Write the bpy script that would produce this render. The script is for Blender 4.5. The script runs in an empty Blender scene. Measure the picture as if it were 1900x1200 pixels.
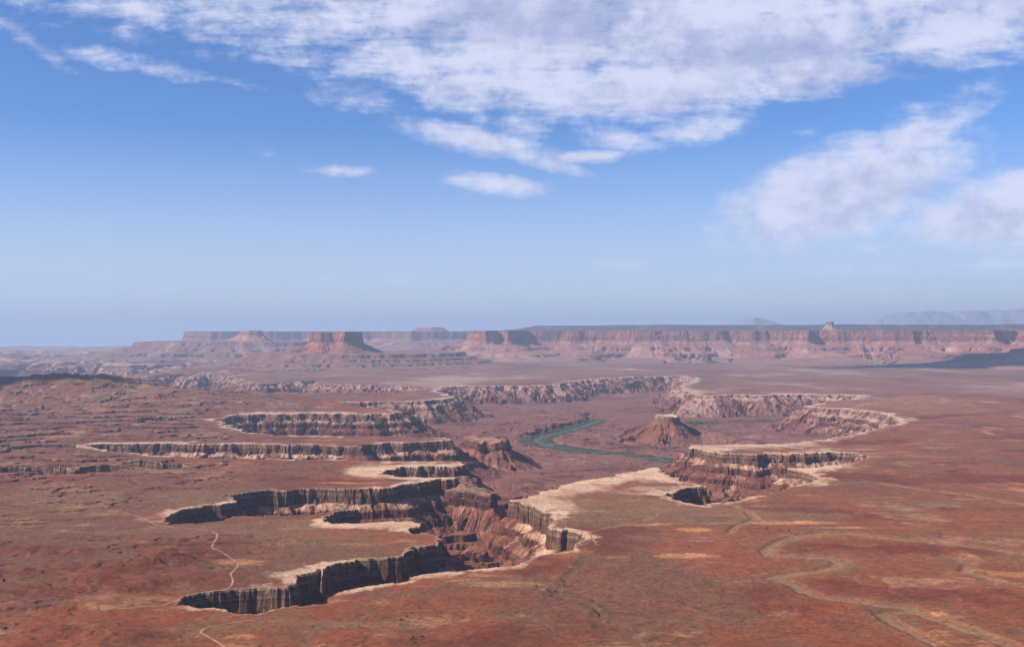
import bpy, math, random
import numpy as np

C = bpy.context.scene
R_ = math.radians

# ------------------------------------------------------------------ camera
F = 2000.0                      # focal length in pixels of a 1900 px wide frame
EYE = 622.0                     # picture row of eye level
cam = bpy.data.cameras.new('camera')
cam.sensor_fit = 'HORIZONTAL'
cam.sensor_width = 36.0
cam.lens = 36.0 * F / 1900.0
cam.shift_y = (EYE - 600.0) / 1900.0
cam.clip_start = 1.0
cam.clip_end = 200000.0
camo = bpy.data.objects.new('camera', cam)
C.collection.objects.link(camo)
camo.location = (0, 0, 0)
camo.rotation_euler = (R_(90), 0, 0)
C.camera = camo

# ------------------------------------------------------------------ light
SUN_EL = R_(36.0)
SUN_AZ = R_(-109.0)              # clockwise from the view direction: from the left, a touch behind
sun_dir = (math.sin(SUN_AZ) * math.cos(SUN_EL), math.cos(SUN_AZ) * math.cos(SUN_EL), math.sin(SUN_EL))
sl = bpy.data.lights.new('sun', 'SUN')
sl.energy = 5.0
sl.angle = R_(0.5)
sl.color = (1.0, 0.93, 0.84)
so = bpy.data.objects.new('sun', sl)
C.collection.objects.link(so)
from mathutils import Vector
so.rotation_euler = Vector(sun_dir).to_track_quat('Z', 'Y').to_euler()
so.location = (-3000, 0, 3000)

SKY_STRENGTH = 0.052
C.view_settings.view_transform = 'Standard'
C.view_settings.look = 'None'
C.view_settings.exposure = 0.42
C.view_settings.gamma = 1.0
C.cycles.use_denoising = True
C.cycles.max_bounces = 4
C.cycles.diffuse_bounces = 1
C.cycles.volume_bounces = 1


class NT:
    """small helper to write node trees"""
    def __init__(self, tree):
        self.t = tree
        tree.nodes.clear()

    def n(self, kind, **kw):
        nd = self.t.nodes.new(kind)
        for k, v in kw.items():
            setattr(nd, k, v)
        return nd

    def link(self, a, b):
        self.t.links.new(a, b)

    def put(self, sock, v):
        if hasattr(v, 'is_output'):
            self.link(v, sock)
        else:
            sock.default_value = v

    def math(self, op, a, b=0.0, c=0.0, clamp=False):
        nd = self.n('ShaderNodeMath', operation=op, use_clamp=clamp)
        for s, v in zip(nd.inputs, (a, b, c)):
            self.put(s, v)
        return nd.outputs[0]

    def vmath(self, op, a, b=None, scale=None):
        nd = self.n('ShaderNodeVectorMath', operation=op)
        self.put(nd.inputs[0], a)
        if b is not None:
            self.put(nd.inputs[1], b)
        if scale is not None:
            nd.inputs['Scale'].default_value = scale
        return nd.outputs[0]

    def mix(self, fac, a, b, blend='MIX'):
        nd = self.n('ShaderNodeMix', data_type='RGBA', blend_type=blend, clamp_factor=True)
        self.put(nd.inputs[0], fac)
        self.put(nd.inputs[6], a if hasattr(a, 'is_output') else (*a, 1.0)[:4])
        self.put(nd.inputs[7], b if hasattr(b, 'is_output') else (*b, 1.0)[:4])
        return nd.outputs[2]

    def noise(self, vec, scale, detail=4.0, rough=0.55, dist=0.0):
        nd = self.n('ShaderNodeTexNoise', noise_dimensions='3D')
        self.put(nd.inputs['Vector'], vec)
        nd.inputs['Scale'].default_value = scale
        nd.inputs['Detail'].default_value = detail
        nd.inputs['Roughness'].default_value = rough
        nd.inputs['Distortion'].default_value = dist
        return nd.outputs[0]

    def smooth(self, v, lo, hi, to0=0.0, to1=1.0):
        nd = self.n('ShaderNodeMapRange', interpolation_type='SMOOTHSTEP', clamp=True)
        self.put(nd.inputs[0], v)
        for i, x in zip((1, 2, 3, 4), (lo, hi, to0, to1)):
            nd.inputs[i].default_value = x
        return nd.outputs[0]

    def curve(self, v, pts):
        nd = self.n('ShaderNodeFloatCurve')
        self.put(nd.inputs['Value'], v)
        cv = nd.mapping.curves[0]
        cv.points[0].location = pts[0]
        cv.points[1].location = pts[-1]
        for p in pts[1:-1]:
            cv.points.new(*p)
        nd.mapping.use_clip = False
        nd.mapping.update()
        return nd.outputs[0]


# ------------------------------------------------------------------ sky with clouds
world = bpy.data.worlds.new('World')
C.world = world
world.use_nodes = True
W = NT(world.node_tree)
tc = W.n('ShaderNodeTexCoord')
sep = W.n('ShaderNodeSeparateXYZ')
W.link(tc.outputs['Generated'], sep.inputs[0])
dx_, dy_, dz_ = sep.outputs
zc = W.math('MAXIMUM', dz_, 0.008)              # the sky keeps its horizon colour below eye level
cmb = W.n('ShaderNodeCombineXYZ')
W.put(cmb.inputs[0], dx_); W.put(cmb.inputs[1], dy_); W.put(cmb.inputs[2], zc)
skyvec = W.vmath('NORMALIZE', cmb.outputs[0])
sky = W.n('ShaderNodeTexSky', sky_type='NISHITA')
sky.sun_disc = False
sky.sun_elevation = SUN_EL
sky.sun_rotation = SUN_AZ
sky.altitude = 1800
sky.air_density = 1.0
sky.dust_density = 0.6
sky.ozone_density = 2.0
W.link(skyvec, sky.inputs[0])

az = W.math('ARCTAN2', dx_, dy_)
el = W.math('ARCSINE', zc)
ae = W.n('ShaderNodeCombineXYZ')
W.put(ae.inputs[0], az); W.put(ae.inputs[1], el)
ae = ae.outputs[0]
# flat layer coordinates, for noise that lies down towards the horizon
inv = W.math('DIVIDE', 1.0, W.math('ADD', zc, 0.10))
lay = W.n('ShaderNodeCombineXYZ')
W.put(lay.inputs[0], W.math('MULTIPLY', dx_, inv))
W.put(lay.inputs[1], W.math('MULTIPLY', dy_, inv))
lay = lay.outputs[0]


def dirang(u, v):
    a = math.atan((u - 950) / F)
    return a, math.atan((EYE - v) / F * math.cos(a))


# the cloud deck: everything above a wavering edge (azimuth -> elevation of its lower edge)
edge = [(-900, 0), (0, 60), (150, 95), (350, 125), (520, 160), (700, 185), (800, 235), (950, 262), (1080, 262), (1240, 262),
        (1350, 235), (1480, 215), (1600, 195), (1720, 165), (1900, 150), (2800, 20)]
ep = [((dirang(u, v)[0] + 1.0) / 2.0, dirang(u, v)[1]) for u, v in edge]
edge_el = W.curve(W.math('MULTIPLY_ADD', az, 0.5, 0.5), ep)
above = W.math('SUBTRACT', el, edge_el)
thick = W.curve(W.math('MULTIPLY_ADD', az, 0.5, 0.5),
                [((dirang(u, 100)[0] + 1) / 2, t) for u, t in ((-900, .3), (0, .54), (300, .60), (500, .70), (700, .82), (900, .90), (1900, .96), (2800, .6))])
deck = W.math('MULTIPLY', W.smooth(above, -0.012, 0.045), thick)
deck = W.math('MULTIPLY', deck, W.smooth(dy_, -0.3, 0.5))
patches = [  # u, v, rx, ry, rotation (degrees, clockwise in the picture), strength
    (1565, 350, 280, 104, -17, 1.28), (1510, 385, 190, 84, 0, 1.0), (1680, 262, 170, 46, -22, 1.0),
    (1880, 388, 215, 80, -6, 1.2), (1890, 440, 130, 60, 0, .7), (1560, 440, 120, 70, 0, .55),
    (885, 262, 210, 34, 11, 1.0), (1010, 302, 110, 20, 14, 1.0), (1090, 291, 100, 17, -2, .95),
    (630, 317, 85, 16, 1, .9), (925, 343, 130, 26, 6, 1.0), (842, 318, 35, 9, 0, .7), (490, 287, 70, 16, 0, .5),
    (230, 116, 190, 26, 8, .72), (60, 80, 110, 26, 30, .6), (435, 155, 100, 16, 8, .65), (650, 181, 170, 32, 6, .75),
    (205, 455, 70, 15, 10, .45), (1190, 383, 80, 12, 0, .48), (1130, 492, 210, 20, 0, .55), (1730, 495, 330, 18, -1, .72),
    (1480, 427, 90, 8, -1, .6), (1492, 247, 34, 20, 0, .6), (1750, 190, 150, 36, -8, .65), (1140, 255, 120, 36, 8, .8),
    (1600, 460, 330, 26, 0, .5), (300, 545, 500, 60, 0, .40), (1500, 540, 700, 70, 0, .46), (700, 520, 500, 40, -2, .40),
    (960, 225, 120, 45, 0, .8), (1300, 235, 130, 40, -5, .85), (1480, 500, 80, 10, 0, .55),
]
cov = deck
for (u, v, rx, ry, rot, s) in patches:
    a, e = dirang(u, v)
    mp = W.n('ShaderNodeMapping', vector_type='TEXTURE')
    W.link(ae, mp.inputs[0])
    mp.inputs['Location'].default_value = (a, e, 0)
    mp.inputs['Rotation'].default_value = (0, 0, R_(-rot))
    mp.inputs['Scale'].default_value = (rx / F, ry / F, 1)
    g = W.n('ShaderNodeTexGradient', gradient_type='SPHERICAL')
    W.link(mp.outputs[0], g.inputs[0])
    cov = W.math('SMOOTH_MAX', cov, W.math('MULTIPLY', W.math('POWER', g.outputs['Fac'], 0.55), s * 1.05 if s > .75 else s * .92), 0.08)

mp = W.n('ShaderNodeMapping')
W.link(lay, mp.inputs[0])
mp.inputs['Rotation'].default_value = (0, 0, R_(12))
mp.inputs['Scale'].default_value = (0.9, 1.9, 1)
n_big = W.noise(mp.outputs[0], 1.7, 6, 0.60, 0.35)
n_mid = W.noise(mp.outputs[0], 6.5, 8, 0.66, 0.5)
aes = W.n('ShaderNodeMapping')
W.link(ae, aes.inputs[0])
aes.inputs['Scale'].default_value = (1, 1.4, 1)
n_puff = W.noise(aes.outputs[0], 19.0, 10, 0.64, 0.30)
nz = W.math('ADD', W.math('MULTIPLY', W.math('SUBTRACT', n_big, 0.5), 1.0), W.math('MULTIPLY', W.math('SUBTRACT', n_mid, 0.5), 0.95))
laid = W.smooth(el, 0.10, 0.25, 0.12, 1.0)
nz = W.math('MULTIPLY', nz, laid)
nz = W.math('ADD', nz, W.math('MULTIPLY', W.math('SUBTRACT', n_puff, 0.5), 1.05))
dens = W.math('ADD', cov, nz)
dens = W.math('ADD', dens, W.math('MULTIPLY', W.math('SUBTRACT', W.noise(aes.outputs[0], 44.0, 8, 0.68, 0.2), 0.5), 0.70))
alpha = W.smooth(dens, 0.26, 1.02)
alpha = W.math('MULTIPLY', alpha, W.smooth(cov, 0.02, 0.35))
alpha = W.math('MULTIPLY', alpha, 0.87)
# thick cloud is greyer underneath, thin and puffy cloud whiter
puff2 = W.noise(aes.outputs[0], 34.0, 6, 0.6, 0.2)
shade = W.math('ADD', W.math('MULTIPLY', n_puff, 0.8), W.math('MULTIPLY_ADD', W.math('SUBTRACT', W.noise(mp.outputs[0], 1.5, 5, 0.5, 0.4), 0.5), W.math('MULTIPLY', laid, 1.15), 0.575))
shade = W.math('ADD', shade, W.math('MULTIPLY', W.math('SUBTRACT', puff2, .2), 0.55))
shade = W.math('SUBTRACT', shade, W.math('MULTIPLY', W.smooth(above, 0.03, 0.16), 0.10))
for (u, v, rx, ry, rot, s_) in ((1640, 42, 420, 60, -3, .17), (1560, 165, 520, 55, -4, .13), (1180, 100, 330, 60, 0, .05), (1340, 12, 260, 45, 0, -.22), (780, 120, 300, 60, 8, .05),
                                (1620, 375, 200, 60, -12, .14), (1860, 410, 140, 50, 0, .14), (1560, 300, 200, 40, -17, -.10), (1830, 345, 150, 25, -8, -.14)):
    a, e = dirang(u, v)
    m2 = W.n('ShaderNodeMapping', vector_type='TEXTURE')
    W.link(ae, m2.inputs[0])
    m2.inputs['Location'].default_value = (a, e, 0)
    m2.inputs['Rotation'].default_value = (0, 0, R_(-rot))
    m2.inputs['Scale'].default_value = (rx / F, ry / F, 1)
    g = W.n('ShaderNodeTexGradient', gradient_type='SPHERICAL')
    W.link(m2.outputs[0], g.inputs[0])
    shade = W.math('SUBTRACT', shade, W.math('MULTIPLY', g.outputs['Fac'], s_))
shade = W.smooth(shade, 0.83, 1.25)
k = 0.76 / SKY_STRENGTH
cloud_lo = tuple(k * c for c in (0.48, 0.52, 0.77))
cloud_hi = tuple(k * c for c in (0.78, 0.80, 0.98))
ccol = W.mix(shade, cloud_lo, cloud_hi)
haze_up = W.smooth(el, 0.0, 0.20, 0.92, 0.0)
tint = W.mix(1.0, sky.outputs[0], (1.02, 1.46, 2.12), 'MULTIPLY')
skycol = W.mix(haze_up, tint, tuple(k * c for c in (0.58, 0.665, 0.85)))
final = W.mix(alpha, skycol, ccol)
# sky dimmed overhead and behind the overlook, added to cut fill on shaded walls
front = W.smooth(W.math('SUBTRACT', dy_, W.math('MULTIPLY', dz_, 0.5)), -0.3, 0.7, 0.26, 1.0)
fr3 = W.n('ShaderNodeCombineXYZ')
for i in range(3): W.put(fr3.inputs[i], front)
final = W.mix(1.0, final, fr3.outputs[0], 'MULTIPLY')
bg = W.n('ShaderNodeBackground')
W.link(final, bg.inputs[0])
bg.inputs[1].default_value = SKY_STRENGTH
wo = W.n('ShaderNodeOutputWorld')
W.link(bg.outputs[0], wo.inputs[0])

# ------------------------------------------------------------------ numpy noise
f32 = np.float32


def _hash(ix, iy, seed):
    h = (ix.astype(np.uint32) * np.uint32(374761393) + iy.astype(np.uint32) * np.uint32(668265263) + np.uint32(seed * 974711 + 13))
    h ^= h >> np.uint32(13)
    h *= np.uint32(1274126177)
    h ^= h >> np.uint32(16)
    return h


_ga = np.linspace(0, 2 * np.pi, 64, endpoint=False)
_GX, _GY = np.cos(_ga).astype(f32), np.sin(_ga).astype(f32)


def pn(x, y, seed=0):
    """gradient noise, about -1..1"""
    x = np.asarray(x, f32); y = np.asarray(y, f32)
    fx = np.floor(x); fy = np.floor(y)
    ix = fx.astype(np.int32); iy = fy.astype(np.int32)
    rx = x - fx; ry = y - fy
    u = rx * rx * rx * (rx * (rx * 6 - 15) + 10)
    v = ry * ry * ry * (ry * (ry * 6 - 15) + 10)

    def g(i, j):
        h = _hash(ix + i, iy + j, seed) & np.uint32(63)
        return _GX[h] * (rx - i) + _GY[h] * (ry - j)
    a = g(0, 0); a += u * (g(1, 0) - a)
    b = g(0, 1); b += u * (g(1, 1) - b)
    return (a + v * (b - a)) * f32(1.5)


def fbm(x, y, oct=4, seed=0, gain=0.5):
    s = 0; a = 1.0; t = 0
    for o in range(oct):
        s = s + a * pn(x * (2.03 ** o) + 17.3 * o, y * (2.03 ** o) - 9.1 * o, seed + o)
        t += a; a *= gain
    return s / t * f32(1.4)


def ss(v, lo, hi):
    t = np.clip((v - lo) / (hi - lo), 0, 1)
    return t * t * (3 - 2 * t)


def lerp(a, b, t):
    return a + (b - a) * t


def mixc(c, col, m):
    return c + (np.array(col, f32) - c) * m[..., None]


# ------------------------------------------------------------------ plan of the land (metres; eye level is z = 0)
RIM = -450.0                    # white rim bench
FLOOR = -610.0                  # river level


def at(u, v, z=RIM):
    y = F * (-z) / (v - EYE)
    return ((u - 950.0) / F * y, y)


def plan(pts, z=RIM):
    return np.array([at(u, v, z) for u, v in pts], np.float64)


main_canyon = plan([
    (318, 1121), (345, 1108), (372, 1104), (400, 1101), (432, 1097), (470, 1091), (505, 1089), (540, 1089), (562, 1074), (585, 1058),
    (597, 1053), (603, 1064), (612, 1050), (635, 1043), (660, 1039), (700, 1037), (735, 1034), (752, 1022), (765, 1016), (790, 1013),
    (812, 1007), (818, 1003), (800, 998), (795, 991), (770, 990), (752, 984), (762, 974), (785, 961), (760, 966), (730, 966),
    (700, 968), (660, 971), (625, 972), (604, 967), (597, 960), (614, 952), (645, 947), (668, 945), (660, 943.5), (620, 948), (580, 953),
    (540, 954), (498, 955), (440, 958), (410, 965), (370, 969), (320, 971), (294, 965), (318, 953), (350, 943), (380, 938), (412, 934),
    (432, 931), (440, 926), (414, 920), (440, 914), (470, 911), (500, 909), (560, 907), (640, 905), (700, 904), (740, 902), (760, 897),
    (790, 892), (820, 889), (848, 888), (853, 885), (830, 885.5), (790, 885), (750, 884), (715, 880), (703, 876), (725, 869), (760, 866),
    (800, 864), (846, 863), (853, 858), (836, 855), (800, 855), (740, 855), (690, 854), (640, 853), (560, 852), (480, 851), (400, 849),
    (330, 847), (260, 843), (200, 836), (150, 826), (180, 823), (220, 822), (300, 822), (380, 823), (450, 823), (520, 823), (600, 825),
    (660, 828), (672, 826), (690, 823), (730, 820), (780, 819), (828, 817), (834, 813), (800, 812), (740, 811), (680, 810), (600, 809),
    (520, 808), (450, 800), (395, 778), (440, 769), (500, 767), (560, 767), (640, 767), (682, 769), (692, 767), (742, 766), (748, 763),
    (720, 759), (660, 756), (600, 753), (556, 749), (620, 747), (700, 745), (780, 744), (800, 742), (836, 737), (838, 732), (808, 726), (815, 719),
    (840, 716), (862, 715.5), (900, 716), (967, 715.5), (983, 715), (1031, 714), (1047, 708), (1101, 703), (1152, 701), (1219, 698),
    (1262, 697), (1296, 703), (1280, 708), (1262, 716), (1285, 731), (1304, 735), (1361, 732), (1410, 733), (1462, 730.5), (1530, 732), (1597, 733),
    (1593, 738), (1540, 745), (1496, 753), (1530, 757), (1583, 760), (1630, 765), (1664, 775), (1674, 783), (1647, 792), (1597, 802),
    (1563, 811), (1496, 818), (1445, 823), (1380, 825), (1330, 824), (1287, 825), (1284, 830), (1310, 834), (1334, 839), (1395, 842), (1475, 840),
    (1546, 837), (1590, 839.5), (1611, 846), (1575, 856), (1530, 863), (1490, 867), (1468, 867), (1462, 869), (1500, 874), (1515, 883),
    (1510, 893), (1485, 901), (1455, 909), (1420, 917), (1380, 925), (1340, 933), (1312, 938), (1285, 935), (1260, 930), (1244, 922),
    (1241, 913), (1262, 907), (1290, 903), (1312, 901), (1290, 897), (1265, 893), (1250, 886), (1238, 876), (1225, 871), (1208, 866),
    (1190, 869), (1160, 878), (1120, 886), (1080, 893), (1040, 901), (1000, 913), (975, 922), (957, 928), (972, 931), (994, 938),
    (1007, 948), (1034, 952), (1038, 962), (1026, 976), (1051, 983), (1070, 990), (1077, 998), (1068, 1012), (1027, 1030), (984, 1042),
    (933, 1049), (899, 1052), (862, 1057), (819, 1064), (782, 1069), (741, 1076), (697, 1084), (664, 1089), (640, 1093), (610, 1108), (579, 1120),
    (539, 1130), (478, 1138), (434, 1138), (421, 1129), (364, 1126)])
left_canyon = plan([
    (-150, 674), (0, 678), (60, 676), (90, 683), (130, 681), (165, 677), (205, 685), (270, 699), (300, 695), (337, 693), (352, 699), (366, 696),
    (368, 691.5), (418, 692), (440, 701), (470, 710), (484, 713), (530, 707.5), (589, 705), (602, 712), (680, 714), (760, 716), (798, 718),
    (760, 728), (680, 728), (600, 729), (480, 729), (380, 726), (250, 720), (100, 716), (-150, 714)])
cracks = [plan(p) for p in (   # shallow clefts cut in the bench on the left
    [(-60, 871), (40, 869), (90, 866), (150, 869), (200, 866), (260, 868), (340, 871), (350, 876), (280, 879), (220, 877), (150, 883), (90, 880), (20, 881), (-60, 880)],
    [(255, 779), (290, 776), (325, 777), (335, 783), (300, 786), (262, 785)],
    [(10, 800), (60, 797), (110, 800), (60, 804)],
    [(15, 826), (70, 822), (140, 824), (142, 830), (80, 829), (20, 831)],
    [(420, 800), (500, 797), (585, 797), (590, 802), (500, 804)],
)]


def sdf(P, Q, want_s=False):
    """signed distance (inside +) from points P (N,2) to polygon Q, with arclength of the nearest rim point"""
    px = P[0].astype(f32); py = P[1].astype(f32)
    best = np.full(px.shape, 1e18, f32)
    s = np.zeros(px.shape, f32) if want_s else None
    ins = np.zeros(px.shape, bool)
    L = 0.0
    n = len(Q)
    for i in range(n):
        ax, ay = Q[i]; bx, by = Q[(i + 1) % n]
        ex, ey = bx - ax, by - ay
        ll = math.hypot(ex, ey)
        wx = px - f32(ax); wy = py - f32(ay)
        t = np.clip((wx * f32(ex) + wy * f32(ey)) / f32(ll * ll), 0, 1)
        qx = wx - t * f32(ex); qy = wy - t * f32(ey)
        d2 = qx * qx + qy * qy
        if want_s:
            m = d2 < best
            np.copyto(s, f32(L) + t * f32(ll), where=m)
        np.minimum(best, d2, out=best)
        if ay != by:
            c = ((py >= min(ay, by)) & (py < max(ay, by)))
            c &= wx < (wy * f32(ex / ey))
            ins ^= c
        L += ll
    d = np.sqrt(best)
    d = np.where(ins, d, -d)
    return (d, s) if want_s else d


def bump(x, y, u, R, rx, ry, h, rot=0.0, p=1.0):
    cx = (u - 950) / F * R
    c, s_ = math.cos(rot), math.sin(rot)
    ax = ((x - cx) * c + (y - R) * s_) / rx
    ay = (-(x - cx) * s_ + (y - R) * c) / ry
    return h * np.exp(-(ax * ax + ay * ay) ** p)


def polydist(x, y, pts):
    b = np.full(x.shape, 1e9, f32)
    for (ax, ay), (bx, by) in zip(pts[:-1], pts[1:]):
        ex, ey = bx - ax, by - ay
        t = np.clip(((x - ax) * ex + (y - ay) * ey) / (ex * ex + ey * ey), 0, 1)
        np.minimum(b, np.hypot(x - ax - t * ex, y - ay - t * ey).astype(f32), out=b)
    return b


river_line = plan([(1112, 780), (1092, 788), (1064, 796), (1034, 803), (1010, 809), (996, 814), (995, 819), (1010, 825), (1040, 831), (1080, 837),
                   (1130, 842), (1180, 846), (1230, 853), (1285, 862), (1340, 864)], FLOOR)
river_bend = plan([(1262, 796), (1276, 790), (1320, 787), (1400, 785), (1475, 783), (1530, 786)], FLOOR)
river_bank = plan([(978, 816), (990, 808), (1010, 802), (1036, 796), (1062, 789), (1085, 781), (1096, 774), (1070, 768), (1010, 776), (965, 790), (950, 806)], FLOOR)
butte_ridge = plan([(1262, 800), (1300, 812), (1345, 826), (1400, 836)], FLOOR)
red_ridges = [plan(p) for p in ([(-60, 1080), (0, 1073), (78, 1064), (150, 1062), (215, 1066)], [(185, 1084), (236, 1072), (290, 1056), (330, 1050)], [(-40, 1114), (60, 1108), (115, 1106), (209, 1099), (270, 1094)],
    [(292, 1034), (337, 1023), (392, 1038)], [(-40, 1030), (60, 1026), (140, 1028)], [(90, 1180), (160, 1176), (230, 1186)])]
gully = plan([(1085, 1030), (1078, 1045), (1050, 1068), (1030, 1100), (1060, 1112), (1098, 1118), (1110, 1142), (1118, 1165)])
wash_a = plan([(1920, 1225), (1860, 1190), (1790, 1163), (1740, 1147), (1690, 1128), (1600, 1116), (1520, 1108), (1490, 1098), (1460, 1082), (1432, 1073),
               (1480, 1065), (1530, 1060), (1560, 1052), (1555, 1042), (1520, 1037), (1470, 1035), (1430, 1032), (1425, 1024), (1450, 1010),
               (1485, 998), (1520, 994), (1580, 995), (1640, 1003), (1720, 1008), (1820, 1018), (1920, 1030)])
wash_b = plan([(1650, 1003), (1760, 1000), (1850, 1008), (1920, 1012)])
wash_c = plan([(1770, 1220), (1700, 1175), (1650, 1150), (1640, 1137), (1700, 1133)])
wash_d = plan([(1740, 1036), (1770, 1040), (1800, 1052), (1790, 1062), (1830, 1075), (1920, 1090)])
wash_e = plan([(1360, 990), (1372, 978), (1400, 968), (1385, 950), (1360, 938)])
wash_f = plan([(1500, 902), (1600, 890), (1700, 905), (1800, 915), (1920, 935)])
LO = -8.0


def land(x, y):
    """height, colour and depth below the rim at points of the ground"""
    shp = x.shape
    x = x.ravel().astype(f32); y = y.ravel().astype(f32)
    r = np.hypot(x, y)
    u = 950 + F * x / np.maximum(y, 100)
    # --- rim outlines, broken up by noise
    k = np.clip(r / 3800, 0.75, 2.6)
    rg1 = np.abs(pn(x / 150, y / 150, 23)) - .3; rg2 = np.abs(pn(x / 62, y / 62, 25)) - .3
    wx = (13 * fbm(x / 85, y / 85, 5, 11, .65) + 17 * pn(x / 260, y / 260, 21) + 30 * rg1 + 20 * rg2) * k
    wy = (13 * fbm(x / 85, y / 85, 5, 31, .65) + 17 * pn(x / 260, y / 260, 41) - 30 * rg1 + 20 * rg2) * k
    near = (r > 1350) & (r < 16500)
    d = np.full(x.shape, -900.0, f32); s = np.zeros(x.shape, f32)
    P = (x[near] + wx[near], y[near] + wy[near])
    d1, s1 = sdf(P, main_canyon, True)
    d2, s2 = sdf(P, left_canyon, True)
    m = d2 > d1
    d[near] = np.where(m, d2, d1); s[near] = np.where(m, s2 + 50000, s1)
    dc = np.full(x.shape, -900.0, f32)
    for q in cracks:
        bx0, by0 = q.min(0) - 200; bx1, by1 = q.max(0) + 200
        w = np.nonzero((x > bx0) & (x < bx1) & (y > by0) & (y < by1))[0]
        dc[w] = np.maximum(dc[w], sdf((x[w] + 1.3 * wx[w], y[w] + 1.3 * wy[w]), q) - 34 * np.maximum(fbm(x[w] / 75, y[w] / 75, 3, 45), 0))
    out = np.maximum(-d, 0)                        # distance to the rim, on the bench
    # --- the bench
    A = fbm(x / 1300, y / 1300, 3, 3)
    B = fbm(x / 320, y / 320, 4, 5)
    Cn = fbm(x / 70, y / 70, 4, 7)
    away = ss(out, 10, 260)
    leftw = ss(-u, -760, -300)                      # 1 on the left
    P0 = RIM + away * (9 * A + 3.5 * B) + ss(out, 0, 60) * 0.8 * Cn
    # red ledges: terraced swells, mainly on the left
    tv = fbm(x / 620 + 0.3 * A, y / 330, 6, 71, .58) * 2.9 + 0.6 * A
    tf = np.floor(tv); tr = tv - tf
    ter = tf + ss(tr, 0.0, 0.09) * 0.75 + 0.25 * tr
    led = away * (leftw * ss(r, 1300, 1700) * lerp(3.0, 13.0, ss(r, 2900, 4800)) + 1.0) * (1 - ss(r, 9500, 12500))
    P0 += led * ter
    for b in ((60, 6900, 750, 520, 150, 0, 1.6), (260, 6700, 700, 420, 62, -0.25, 1.2), (430, 6900, 900, 330, 55, -0.1, 1.2), (-330, 6300, 700, 800, 110, 0, 1.2),
              (640, 6900, 700, 330, 24, 0, 1.2), (1740, 7000, 700, 420, 36, 0, 1.3), (2000, 6400, 900, 700, 45, 0, 1), (1560, 3900, 300, 200, 10, 0, 1),
              (1640, 5100, 500, 260, 16, 0.1, 1), (130, 1950, 330, 70, 15, 0.12, 1), (0, 1780, 420, 55, 14, 0.1, 1), (290, 2080, 150, 45, 17, 0.15, 1),
              (1500, 1500, 400, 60, 8, 0.1, 1), (330, 3700, 500, 120, 14, 0, 1), (60, 3300, 600, 160, 18, 0, 1)):
        bb = bump(x, y, *b)
        P0 += bb * (1 + 0.07 * B + 0.03 * Cn) * ss(out, 0, 120)
    rdg = np.full(x.shape, 1e9, f32)
    rm = r < 2700
    for i_, q in enumerate(red_ridges):
        rdg[rm] = np.minimum(rdg[rm], polydist(x[rm] + 22 * B[rm] + 8 * Cn[rm], y[rm] + 30 * B[rm] + 10 * Cn[rm], q))
    P0 += 8 * np.exp(-(rdg / 38) ** 2) * (1 + .5 * Cn) * ss(out, 10, 80)
    gul = np.full(x.shape, 1e9, f32)
    gul[rm] = polydist(x[rm] + 8 * Cn[rm], y[rm] + 12 * Cn[rm], gully)
    P0 -= 1.2 * (1 - ss(gul, 2, 14))
    # far broken country on the left
    fl = ss(-u, -620, -380) * ss(r, 11500, 13500)
    rough = fbm(x / 900, y / 1500, 5, 91, .6)
    rg = np.abs(fbm(x / 1500, y / 2600, 4, 97, .55))
    P0 += fl * (90 * np.maximum(rough, -0.25) - 80 * ss(0.16 - rg, 0, .14) * (1 - ss(r, 26000, 34000)))
    P0 += ss(r, 9000, 13000) * 16 * fbm(x / 1800, y / 1800, 4, 99, .55)
    # washes on the right, cut a little into the bench
    wash = np.full(x.shape, 1e9, f32)
    wmask = r < 4200
    xx, yy = x[wmask] + 9 * B[wmask] * 2 + 4 * Cn[wmask], y[wmask] + 14 * B[wmask] * 2 + 5 * Cn[wmask]
    wv = polydist(xx, yy, wash_a)
    for q, add in ((wash_b, 6), (wash_c, 3), (wash_d, 6), (wash_e, 7), (wash_f, 6)):
        wv = np.minimum(wv, polydist(xx, yy, q) + add)
    wash[wmask] = wv
    P0 -= 3.0 * (1 - ss(wash, 12, 24))
    # small gullies on the bench, running off the swells
    gl = np.abs(fbm(x / 240 + .5 * B, y / 240, 3, 131))
    P0 -= 0.9 * (1 - ss(gl, 0.02, 0.12)) * away * (1 - ss(r, 3000, 5000))
    # --- the canyon
    # blocky joints along the rim
    def blocks(L, seed):
        q = s / L + 0.9 * pn(s / (L * 3.1), s * 0, seed)
        i = np.floor(q).astype(np.int32)
        return _hash(i, i * 0 + seed, seed).astype(f32) / f32(4294967295.0) - f32(.5)
    kk = np.clip(r / 3000, .8, 1.35)
    d = d + np.where(d > -60, kk * (19 * blocks(52, 601) + 5 * blocks(19, 602) + 6 * fbm(s / 40, s * 0, 3, 53)), 0)
    out = np.maximum(-d, 0)
    rib = fbm(s / 34, d / 300, 3, 51, .6)
    rib2 = pn(s / 120, s * 0, 57)
    wv3_ = fbm(x / 60, y / 60, 3, 183, .6)
    cl = np.clip(lerp(lerp(52, 36, ss(r, 2800, 3700)), 20, ss(r, 6200, 7600)) + 8 * rib2 + 10 * pn(s / 420, s * 0, 59), 12, 62)
    wc = np.maximum(5.0, r * 0.0016) + ss(r, 4300, 6500) * 16
    t = np.maximum(d - wc + 14 * wv3_ - 5, 0) * (1 + 0.30 * rib + 0.12 * rib2)
    tal = np.interp(t, [0, 8, 38, 43, 56, 86, 91, 104, 175, 260, 400, 700, 1500], [0, 1, 18, 38, 41, 57, 74, 77, 106, 120, 126, 130, 133])
    o2 = d + kk * (6 * blocks(31, 603) - 3); o3 = d + kk * (9 * blocks(23, 604) - 6)
    drop = cl * (0.26 * ss(d, 0, wc * .4) + 0.36 * ss(o2, wc * .2, wc * .7) + 0.38 * ss(o3, wc * .5, wc * 1.1)) + tal
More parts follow.
